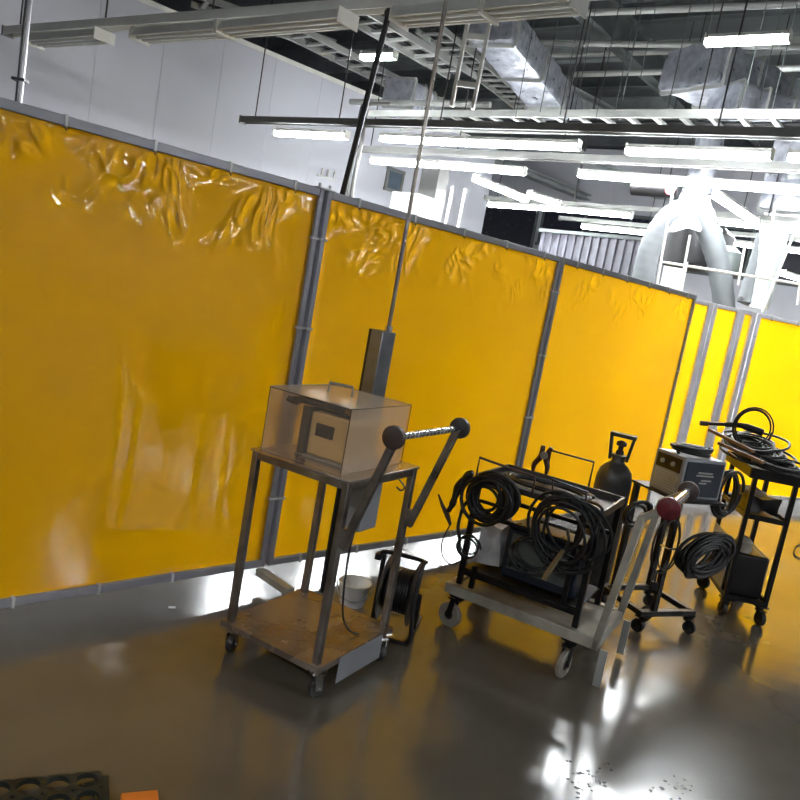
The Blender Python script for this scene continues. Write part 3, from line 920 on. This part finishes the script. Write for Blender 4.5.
# ------------------------------------------------------------------ beige platform trolley
DL = Vector((.37, 3.47, 0)); DA = R(-28.5)
TD = Matrix.Translation(DL) @ Matrix.Rotation(DA, 4, 'Z')
def locd(x, y, z): return TD @ Vector((x, y, z))
t = empty('platform_trolley', DL, DA, 'beige low platform trolley with a push handle, carrying the black welding stand', 'trolley')
PW, PD = .75, .47
for y in (.02, PD - .02):
    MB().box((PW / 2, y, .2), (PW, .04, .05)).build('deck_rail', M['beige'], t, .003)
for x in (.02, PW - .02):
    MB().box((x, PD / 2, .2), (.04, PD - .08, .05)).build('deck_rail', M['beige'], t, .003)
MB().box((PW / 2, PD / 2, .205), (PW - .082, PD - .082, .02)).build('deck_sheet', M['beige'], t)
for x, y, rz in ((.07, .035, R(170)), (PW - .12, .035, R(262)), (.07, PD - .035, R(180)), (PW - .08, PD - .035, R(210))):
    caster(t, x, y, .174, .062, rz, M['wheel'], M['blackst'], .026)
for y in (.018, PD - .018):
    MB().bar((PW - .015, y, .18), (PW + .055, y, .80), .032, .036, (0, 1, 0)).build('handle_post', M['beige'], t, .003)
    MB().bar((PW + .05, y, .79), (PW + .155, y, .868), .032, .03, (0, 1, 0)).build('handle_bend', M['beige'], t, .003)
    MB().box((PW + .028, y, .10), (.034, .008, .17)).build('drop_leg', M['tray'], t, .001)
MB().lathe((PW + .155, -.012, .870), [(.04, -.014), (.047, -.010), (.047, .012), (.04, .016)], 28, 'Y').build('handle_cap', M['red'], t)['label'] = 'dark red round end cap'
MB().lathe((PW + .155, PD + .012, .870), [(.04, -.014), (.047, -.010), (.047, .012), (.04, .016)], 28, 'Y').build('handle_cap', M['capbrown'], t)['label'] = 'brown round end cap'
MB().cyl((PW + .155, .006, .87), (PW + .155, PD - .006, .87), .024, seg=20).build('grip', M['chrome'], t)

# ------------------------------------------------------------------ black welding stand on the trolley
t = empty('welding_stand', locd(.04, .03, .226), DA, 'black steel stand with a tray top, loaded with cables, standing on the beige trolley', 'stand')
SW, SD, SH = .60, .40, .54
for x, y in ((.012, .012), (SW - .012, .012), (SW - .012, SD - .012), (.012, SD - .012)):
    MB().box((x, y, (SH - .032) / 2), (.026, .026, SH - .032)).build('leg', M['blackst'], t, .002)
MB().box((SW - .085, .012, .29), (.022, .022, .42)).build('inner_post', M['blackst'], t)
MB().box((.075, .012, .055), (.022, .022, .11)).build('short_post', M['blackst'], t)
tr_ = MB().box((SW / 2, SD / 2, SH - .028), (SW, SD, .006))
tr_.box((SW / 2, -.0, SH - .012), (SW + .01, .012, .036)).box((SW / 2, SD, SH - .012), (SW + .01, .012, .036)).box((0, SD / 2, SH - .012), (.012, SD - .012, .036)).box((SW, SD / 2, SH - .012), (.012, SD - .012, .036))
MB().box((SW / 2, -.008, SH + .004), (SW + .01, .006, .012)).build('lip_highlight', M['tray'], t)  # pale strip paints the bright reflection along the near tray lip
tr_.build('tray', mat('tray_grey', (.10, .09, .085), .35, .6, .2, 8), t, .002)
for y in (.012, SD - .012):
    MB().box((SW / 2, y, .065), (SW - .055, .02, .025)).build('lower_rail', M['blackst'], t, .002)
    MB().box((SW / 2, y, .36), (SW - .055, .018, .02)).build('middle_rail', M['blackst'], t, .002)
MB().box((SW / 2, SD / 2, .08), (SW - .03, SD - .03, .006)).build('lower_shelf', M['blackst'], t)
MB().tube([(.0, -.012, SH - .01), (.0, -.012, SH + .085), (.28, -.012, SH + .07), (.28, -.012, SH - .01)], .006, 8).build('hook_rail', bpy.data.materials.get('maroon_rod') or mat('maroon_rod', (.06, .014, .012), .4), t)
MB().tube([(.52, -.012, SH - .03), (.52, -.012, SH + .07), (.36, -.012, SH + .08), (.38, -.012, SH - .03)], .006, 8).build('hook_rail', M['black'], t)
MB().tube([(.20, SD + .01, SH - .03), (.20, SD + .01, SH + .13), (.42, SD + .01, SH + .13), (.42, SD + .01, SH - .03)], .006, 8).build('hook_rail', bpy.data.materials['maroon_rod'], t)
TS = Matrix.Translation(locd(.04, .03, .226)) @ Matrix.Rotation(DA, 4, 'Z')
def locs(x, y, z): return TS @ Vector((x, y, z))
exs = (TS.to_3x3() @ Vector((1, 0, 0))); eys = (TS.to_3x3() @ Vector((0, 1, 0)))
# machine on the lower shelf
t = empty('wire_feeder', locs(.18, .06, .0845), DA, 'dark welding power box on the lower shelf of the black stand', 'welding machine')
MB().box((.18, .14, .13), (.36, .28, .24)).build('housing', M['navy'], t, .01)
MB().box((.18, -.004, .14), (.30, .008, .17)).build('front_panel', mat('slate_panel', (.10, .12, .12), .35), t, .002)
MB().bar((.22, -.01, .19), (.25, -.01, .12), .004, .05, (1, 0, 0)).bar((.28, -.01, .20), (.31, -.01, .13), .004, .03, (1, 0, 0)).build('emblem', M['machine'], t)
for k in range(3):
    MB().cyl((.05 + k * .04, -.008, .08), (.05 + k * .04, -.022, .08), .012, seg=14).build('knob', M['black'], t)
MB().tube(smooth_path([(.08, .14, .25), (.08, .14, .275), (.28, .14, .275), (.28, .14, .25)], 3), .007, 8).build('carry_handle', M['black'], t)
o = MB().box((0, 0, 0), (.11, .20, .2)); 
for v in o.b.verts: pass
bmesh.ops.subdivide_edges(o.b, edges=o.b.edges, cuts=5, use_grid_fill=True)
for v in o.b.verts: v.co += Vector((noise.noise(v.co * 9), noise.noise(v.co * 9 + Vector((5, 0, 0))), noise.noise(v.co * 9 + Vector((0, 5, 0))))) * .02
o = o.build('white_bag', M['bag'], sharp=80); o.location = locs(.09, .2, .205); o.rotation_euler = (0, 0, DA)
tag(o, 'crumpled white bag on the lower shelf of the welding stand', 'bag')
# cable coils on the stand
Zv = Vector((0, 0, 1))
def coil(c, ax, ay, rx, ry, loops, jit, seed, r, label, m=None, tail=None, name='cable_coil', thick=.02, group='coiled black cables', lo=.86):
    pts = coil_pts(c, ax, ay, rx, ry, loops, jit, seed, thick=thick, lo=lo)
    if tail: pts = pts + smooth_path([pts[-1]] + [Vector(p) for p in tail], 6)[1:]
    b = MB().tube(pts, r, 7)
    o = b.build(name, m or M['rubber'], sharp=80)
    return tag(o, label, 'cable', group)
c = locs(.10, -.045, .455)
coil(c, exs, Zv, .125, .125, 15, .032, 11, .0085, 'round black cable coil hanging at the left end of the welding stand', thick=.03, lo=.55,
     tail=[locs(.0, -.03, .42), locs(-.03, -.04, .3), locs(.0, -.05, .22)])
c = locs(.49, -.055, .405)
coil(c, exs + Zv * -.1, Zv, .155, .165, 8, .055, 12, .0075, 'wide loose black cable coil hanging at the right end of the welding stand', thick=.03, lo=.65,
     tail=[locs(.52, -.05, .25), locs(.58, -.05, .4), locs(.6, -.01, .55), locs(.5, .1, .545)])
coil(locs(.30, .2, .54), exs, eys, .2, .10, 4, .03, 13, .008, 'flat black cable laid in the tray top of the welding stand', thick=.006)
coil(locs(.36, -.04, .27), exs, Zv + eys * .2, .10, .07, 4, .03, 17, .006, 'thin black lead bunched below the wide coil on the welding stand', thick=.03)
coil(locs(.04, -.03, .20), exs, Zv, .055, .05, 3, .015, 19, .005, 'thin black lead looped low by the left leg of the welding stand', thick=.012)
# electrode holder hanging on the left
t = empty('electrode_holder', locs(-.05, -.05, .50), 0, 'black electrode holder with a clamp rod, dangling left of the welding stand', 'electrode holder')
def loc(p): return TS @ Vector(p) - t.location
pts = [loc((.0, -.06, .56)), loc((-.035, -.06, .52)), loc((-.06, -.06, .45)), loc((-.07, -.06, .385)), loc((-.085, -.06, .345))]
MB().tube(smooth_path(pts, 4), [.012, .016, .02, .018, .014, .018, .022, .024, .02, .016, .014, .016, .017, .013, .012, .012, .010], 10).build('grip', M['rubber'], t)
MB().tube([loc((-.15, -.06, .41)), loc((-.12, -.06, .365)), loc((-.085, -.06, .325)), loc((-.06, -.06, .285))], [.004, .009, .013, .007], 8).build('clamp_rod', M['capbrown'], t)
MB().tube(smooth_path([loc((-.06, -.06, .29)), loc((-.085, -.06, .20)), loc((-.07, -.06, .13)), loc((-.02, -.055, .10)), loc((.02, -.045, .13))], 6), .0035, 6).build('lead', M['rubber'], t)
# brass connector
t = empty('cable_connector', locs(.47, -.12, .30), 0, 'brass cable connector hanging down over the dark power box', 'connector')
def loc(p): return TS @ Vector(p) - t.location
MB().tube([loc((.50, -.125, .36)), loc((.475, -.125, .295)), loc((.455, -.125, .24)), loc((.445, -.125, .21))], [.009, .012, .012, .010], 12).build('sleeve', mat('dull_brass', (.33, .27, .15), .35, .7, .15, 9), t)
MB().tube([loc((.505, -.125, .37)), loc((.515, -.125, .41)), loc((.50, -.12, .45))], .007, 8).build('lead', M['rubber'], t)
# clamp at back of the tray
t = empty('earth_clamp', locs(.20, .40, .60), 0, 'maroon earth clamp standing up at the back of the tray', 'clamp')
def loc(p): return TS @ Vector(p) - t.location
for s in (-1, 1):
    MB().tube(smooth_path([loc((.165 + s * .035, .405, .545)), loc((.165 + s * .034, .405, .585)), loc((.17 + s * .014, .405, .63)), loc((.178 + s * .022, .405, .685))], 4), [.007, .009, .011, .012, .013, .014, .014, .015, .015, .015, .013, .012, .010], 8).build('jaw', bpy.data.materials['maroon_rod'], t)
MB().cyl(loc((.175, .385, .64)), loc((.175, .425, .64)), .02, seg=14).build('pivot', M['silver'], t)

# ------------------------------------------------------------------ gas cylinder
t = empty('gas_cylinder', (1.315, 4.36, 0), R(-20), 'dark grey gas cylinder with a valve guard, standing behind the welding stand', 'gas cylinder')
t.scale = (1.05, 1.05, .965)
MB().lathe((0, 0, 0), [(.07, 0), (.095, .012), (.1, .03), (.1, .69), (.097, .73), (.085, .77), (.062, .80), (.042, .815), (.036, .825), (.036, .85)], 40).build('body', M['cylg'], t)
MB().lathe((0, 0, .85), [(.045, 0), (.045, .015), (.03, .018)], 24).build('neck_ring', M['cylg'], t)
g = MB()
for s in (-1, 1):
    g.bar((s * .045, 0, .835), (s * .062, 0, .985), .075, .016, (1, 0, 0))
g.bar((-.07, 0, .985), (.072, 0, .985), .075, .022)
g.build('valve_guard', M['plast'], t, .003)
MB().lathe((0, 0, .868), [(.022, 0), (.022, .02), (.014, .028), (.014, .05), (.028, .055), (.028, .075), (.01, .085)], 18).build('valve', M['capbrown'], t)

# ------------------------------------------------------------------ small cart with the inverter welder
KO = Vector((1.44, 3.80, 0)); KA = R(24)
TK = Matrix.Translation(KO) @ Matrix.Rotation(KA, 4, 'Z')
def lock(x, y, z): return TK @ Vector((x, y, z))
t = empty('welder_cart', KO, KA, 'small black cart behind the trolley handle, carrying the silver welder', 'cart')
KW, KD = .38, .36
for y in (.015, KD - .015):
    MB().box((KW / 2, y, .115), (KW, .035, .03)).build('base_rail', M['blackst'], t, .002)
for x in (.015, KW - .015):
    MB().box((x, KD / 2, .115), (.03, KD - .065, .03)).build('base_rail', M['blackst'], t, .002)
for x, y in ((.095, .015), (.095, KD - .015), (KW - .03, KD - .015)):
    MB().box((x, y, (.13 + .73) / 2), (.03, .028, .60)).build('upright', M['blackst'], t, .002)
MB().box((KW / 2 + .045, KD / 2, .736), (KW - .05, KD + .02, .012)).build('top_plate', M['blackst'], t, .002)
for x, y, rz in ((.04, .02, R(120)), (KW - .03, .02, R(-60)), (.04, KD - .02, R(90)), (KW - .03, KD - .02, R(-20))):
    caster(t, x, y, .1, .036, rz, M['rubber'], M['blackst'])
MB().tube([(.02, -.004, .50), (.02, -.06, .50), (.44, -.06, .52), (.44, -.06, .42)], .005, 8).build('hook_rail', M['chrome'], t)

t = empty('inverter_welder', lock(.10, .045, .742), KA, 'silver grey inverter welder with a dark blue side, on the small black cart', 'welding machine')
WX, WY, WZ = .29, .22, .215
MB().box((WX / 2, WY / 2, WZ / 2), (WX, WY, WZ)).build('case', M['machine'], t, .006)
MB().box((WX / 2, -.002, WZ / 2), (WX - .035, .006, WZ - .03)).build('side_panel', M['navy'], t, .002)
lb = MB()
for k, (a, b_, z) in enumerate([(.10, .20, .145), (.09, .21, .13), (.13, .20, .105), (.12, .17, .09)]):
    lb.box(((a + b_) / 2, -.0065, z), (b_ - a, .002, .008))
lb.build('side_mark', M['tray'], t)
MB().box((-.002, WY / 2, WZ * .76), (.006, WY - .04, .075)).build('control_panel', M['black'], t, .002)
gr = MB()
for k in range(7):
    gr.box((-.004, WY / 2, .025 + k * .014), (.006, WY - .05, .007))
gr.build('vent_grille', M['tray'], t)
for k in range(2):
    MB().cyl((-.004, .07 + k * .08, WZ * .76), (-.016, .07 + k * .08, WZ * .76), .012, seg=14).build('knob', M['tray'], t)
MB().tube(smooth_path([(.05, WY / 2, WZ), (.05, WY / 2, WZ + .04), (WX - .05, WY / 2, WZ + .04), (WX - .05, WY / 2, WZ)], 3), .009, 8).build('carry_handle', M['black'], t)
coil(lock(.24, .16, .985), TK.to_3x3() @ Vector((1, 0, 0)), TK.to_3x3() @ Vector((0, 1, 0)), .11, .07, 4, .02, 21, .009, 'black cable heaped on top of the silver welder', thick=.02)
exk = TK.to_3x3() @ Vector((1, 0, 0)); eyk = TK.to_3x3() @ Vector((0, 1, 0))
coil(lock(.225, -.10, .49), exk + Zv * .1, Zv + exk * .2, .155, .105, 14, .03, 22, .009, 'thick glossy black cable coil hanging on the front of the small cart', thick=.045, lo=.45)
coil(lock(.20, -.115, .475), exk + Zv * .5, Zv, .13, .085, 9, .05, 27, .009, 'second hank of black cable slung across the coil on the small cart', thick=.025, lo=.5)
coil(lock(.50, .10, .775), exk, Zv, .085, .13, 5, .02, 23, .009, 'black cable loops hanging at the right side of the silver welder', thick=.03)
coil(lock(.02, -.05, .50), exk, Zv, .07, .14, 3, .03, 24, .005, 'thin tangled black leads at the left of the small cart', thick=.03)
coil(lock(-.08, .10, .62), exk, Zv + exk * .2, .07, .06, 3, .03, 25, .009, 'short thick black leads plugged in left of the silver welder', thick=.04)
o = MB().box((0, 0, 0), (.035, .03, .045)).cyl((0, 0, .02), (0, 0, .07), .005).build('mains_plug', M['black'], None, .006); o.location = lock(-.02, -.06, .30)
tag(o, 'small black mains plug dangling between the beige handle posts', 'plug')

# ------------------------------------------------------------------ tall black trolley at the right
QO = Vector((2.075, 4.29, 0)); QA = R(-8)
TQ = Matrix.Translation(QO) @ Matrix.Rotation(QA, 4, 'Z')
def locq(x, y, z): return TQ @ Vector((x, y, z))
t = empty('tool_trolley', QO, QA, 'tall narrow black trolley with shelves at the right, piled with cables on top', 'trolley')
QW, QD = .25, .5
for x, y in ((.013, .013), (QW - .013, .013), (QW - .013, QD - .013), (.013, QD - .013)):
    MB().box((x, y, (.115 + .86) / 2), (.026, .026, .745)).build('leg', M['blackst'], t, .002)
for z, nm in ((.125, 'bottom_shelf'), (.62, 'middle_shelf')):
    s = MB().box((QW / 2, QD / 2, z), (QW - .004, QD - .004, .006))
    for yy in (.005, QD - .005): s.box((QW / 2, yy, z + .008), (QW - .054, .008, .03))
    for xx in (.005, QW - .005): s.box((xx, QD / 2, z + .008), (.008, QD - .054, .03))
    s.build(nm, M['blackst'], t)
s = MB().box((QW / 2, QD / 2, .865), (QW + .05, QD + .04, .008))
for yy in (-.02, QD + .02): s.box((QW / 2, yy, .883), (QW + .05, .008, .06))
for xx in (-.025, QW + .025): s.box((xx, QD / 2, .883), (.008, QD + .03, .06))
s.build('top_tray', M['blackst'], t, .002)
MB().box((-.004, QD * .55, .3), (.004, QD * .8, .30)).build('side_panel', M['machine'], t)
for x, y, rz in ((.03, .03, R(100)), (QW - .03, .03, R(-70)), (QW - .03, QD - .03, R(20)), (.03, QD - .03, R(140))):
    caster(t, x, y, .115, .042, rz, M['rubber'], M['blackst'])
# things on it
o = MB().box((.0, 0, .0), (.19, .3, .26)).build('dark_case', M['black'], None, .015); o.location = locq(QW / 2, .2, .262); o.rotation_euler = (0, 0, QA)
tag(o, 'dark upright case on the bottom shelf of the right trolley', 'case')
o = MB().lathe((0, 0, 0), [(.03, 0), (.05, .01), (.05, .07), (.03, .09), (.012, .1)], 20).build('paint_can', M['wheel']); o.location = locq(.06, .08, .3925) 
tag(o, 'small round pale container on the dark case, right trolley', 'container')
b = MB().box((0, 0, 0), (.16, .3, .09)); bmesh.ops.subdivide_edges(b.b, edges=b.b.edges, cuts=5, use_grid_fill=True)
for v in b.b.verts: v.co += Vector((noise.noise(v.co * 12), noise.noise(v.co * 12 + Vector((5, 0, 0))), .8 * noise.noise(v.co * 12 + Vector((0, 5, 0))))) * .035; v.co.z = max(v.co.z, -.045)
o = b.build('work_gloves', M['plast'], sharp=80); o.location = locq(.11, .22, .6895); o.rotation_euler = (0, 0, QA)
tag(o, 'dark heap of work gloves on the middle shelf of the right trolley', 'gloves')
exq = TQ.to_3x3() @ Vector((1, 0, 0)); eyq = TQ.to_3x3() @ Vector((0, 1, 0))
coil(locq(.07, .32, .985), exq, eyq + Zv * .15, .16, .19, 20, .07, 31, .008, 'messy pile of black torch cables on top of the right trolley', thick=.07, lo=.5)
coil(locq(.15, .10, .94), exq, eyq + Zv * .1, .12, .12, 9, .04, 32, .008, 'front bunch of black cables in the top tray of the right trolley', thick=.022)
coil(locq(.03, .34, 1.10), exq, Zv, .11, .12, 3, .008, 33, .005, 'upright black cable loop standing above the right trolley', thick=.012)
for i, (p, q, lab) in enumerate([((-.22, .30, 1.045), (-.03, .02, 1.0), 'upper brown wooden stick leaning off the right trolley top'), ((-.17, .22, .985), (.02, -.03, .955), 'lower brown wooden stick leaning off the right trolley top')]):
    tag(MB().bar(locq(*p), locq(*q), .03, .018).build('wooden_stick', M['brown'], None, .002), lab, 'stick', 'sticks on the right trolley')
t = empty('welding_torch', locq(-.1, .42, 1.10), 0, 'black welding torch lying across the cable pile at the trolley top', 'welding torch')
def loc(p): return TQ @ Vector(p) - t.location
MB().tube(smooth_path([loc((-.22, .40, 1.07)), loc((-.12, .40, 1.085)), loc((-.02, .38, 1.10)), loc((.1, .34, 1.085))], 5), [.011] * 6 + [.017] * 5 + [.022] * 5, 10).build('handle', M['black'], t)
MB().cyl(loc((-.26, .40, 1.065)), loc((-.215, .40, 1.07)), .016, seg=14).build('nozzle', M['capbrown'], t)
# floor lead right of the trolley
tag(MB().tube(smooth_path([P(810, 548, .006), P(798, 545, .006), P(794, 553, .006), P(800, 558, .006), P(812, 556, .006)], 6), .005, 6).build('floor_cable', M['rubber']), 'short thin cable on the floor at the right edge', 'cable')

# ------------------------------------------------------------------ foreground plates
def holed_plate(nx, ny, cell, r, th):
    b = MB().b
    n = 32
    def ring(cx, cy, z, rad=None):
        out = []
        for k in range(n):
            a = 2 * math.pi * (k + .5) / n
            ca, sa = math.cos(a), math.sin(a)
            if rad is None:
                s = (cell / 2) / max(abs(ca), abs(sa)); out.append(b.verts.new((cx + ca * s, cy + sa * s, z)))
            else:
                out.append(b.verts.new((cx + ca * rad, cy + sa * rad, z)))
        return out
    for i in range(nx):
        for j in range(ny):
            cx, cy = (i + .5) * cell, (j + .5) * cell
            o1, i1, o0, i0 = ring(cx, cy, th), ring(cx, cy, th, r), ring(cx, cy, 0), ring(cx, cy, 0, r)
            for k in range(n):
                m_ = (k + 1) % n
                b.faces.new((o1[k], o1[m_], i1[m_], i1[k])); b.faces.new((i1[k], i1[m_], i0[m_], i0[k])); b.faces.new((o0[m_], o0[k], i0[k], i0[m_]))
                b.faces.new((o0[k], o0[m_], o1[m_], o1[k]))
    m = MB(); m.b.free(); m.b = b
    return m
rc = P(101, 770, .028); an = math.atan2((P(101, 770, .028) - P(0, 780, .028)).y, (P(101, 770, .028) - P(0, 780, .028)).x)
t = empty('rack_plate', (rc.x, rc.y, 0), an, 'black plate with rows of round holes on the floor, bottom left corner', 'plate')
o = holed_plate(7, 3, .076, .031, .016).build('plate', M['plate'], t)
o.location = (-7 * .076, -3 * .076, .012)
for x in (-.5, -.03): 
    MB().box((x, -.04, .006), (.03, .03, .012)).build('foot', M['plate'], t)
o = MB().box((0, 0, 0), (.04, .16, .022)).build('end_block', M['plate'], None, .002)
o.location = (rc.x, rc.y, .0115); o.location = P(109, 786, .0115) + Vector((0, -.05, 0)); o.location.z = .0115; o.rotation_euler = (0, 0, an)
tag(o, 'dark flat block butting the right end of the holed plate', 'block')
o = MB().box((.05, -.06, .011), (.10, .12, .022)).build('orange_box', M['orange'], None, .002)
q = P(121, 793, .022); o.location = (q.x, q.y, 0.0005); o.rotation_euler = (0, 0, an - R(2))
tag(o, 'flat orange box at the bottom edge beside the holed plate', 'box')
# floor marks
wb = MB(); rnd = random.Random(5)
for i in range(60):
    c = P(rnd.uniform(575, 612), 772 + rnd.gauss(8, 9), .0012) if i < 28 else P(rnd.gauss(682, 14), rnd.gauss(786, 6), .0012) if i < 50 else P(rnd.gauss(580, 10), rnd.gauss(778, 12), .0012)
    n = 9; r0 = rnd.uniform(.002, .009)
    vs = [(c.x + r0 * rnd.uniform(.6, 1.3) * math.cos(k * 2 * math.pi / n), c.y + r0 * rnd.uniform(.5, 1.2) * math.sin(k * 2 * math.pi / n), .0012) for k in range(n)]
    wb.faces(vs + [(c.x, c.y, .002)], [(k, (k + 1) % n, n) for k in range(n)])
tag(wb.build('water_drops', M['water']), 'scattered dark wet drops on the floor at the lower right', 'water', kind='stuff')
o = MB().box((0, 0, .003), (.03, .012, .004)).build('paper_scrap', M['white']); o.location = P(172, 608, .001); o.rotation_euler = (0, 0, .4)
tag(o, 'tiny white scrap on the floor in front of the left screen', 'scrap')

# ------------------------------------------------------------------ world & view
w = bpy.data.worlds.new('world'); scene.world = w
w.use_nodes = True
w.node_tree.nodes['Background'].inputs['Color'].default_value = (.55, .6, .68, 1)
w.node_tree.nodes['Background'].inputs['Strength'].default_value = .1
scene.view_settings.view_transform = 'Standard'
scene.view_settings.look = 'None'
scene.view_settings.exposure = 2.95
scene.view_settings.gamma = 1
scene.view_settings.use_curve_mapping = False
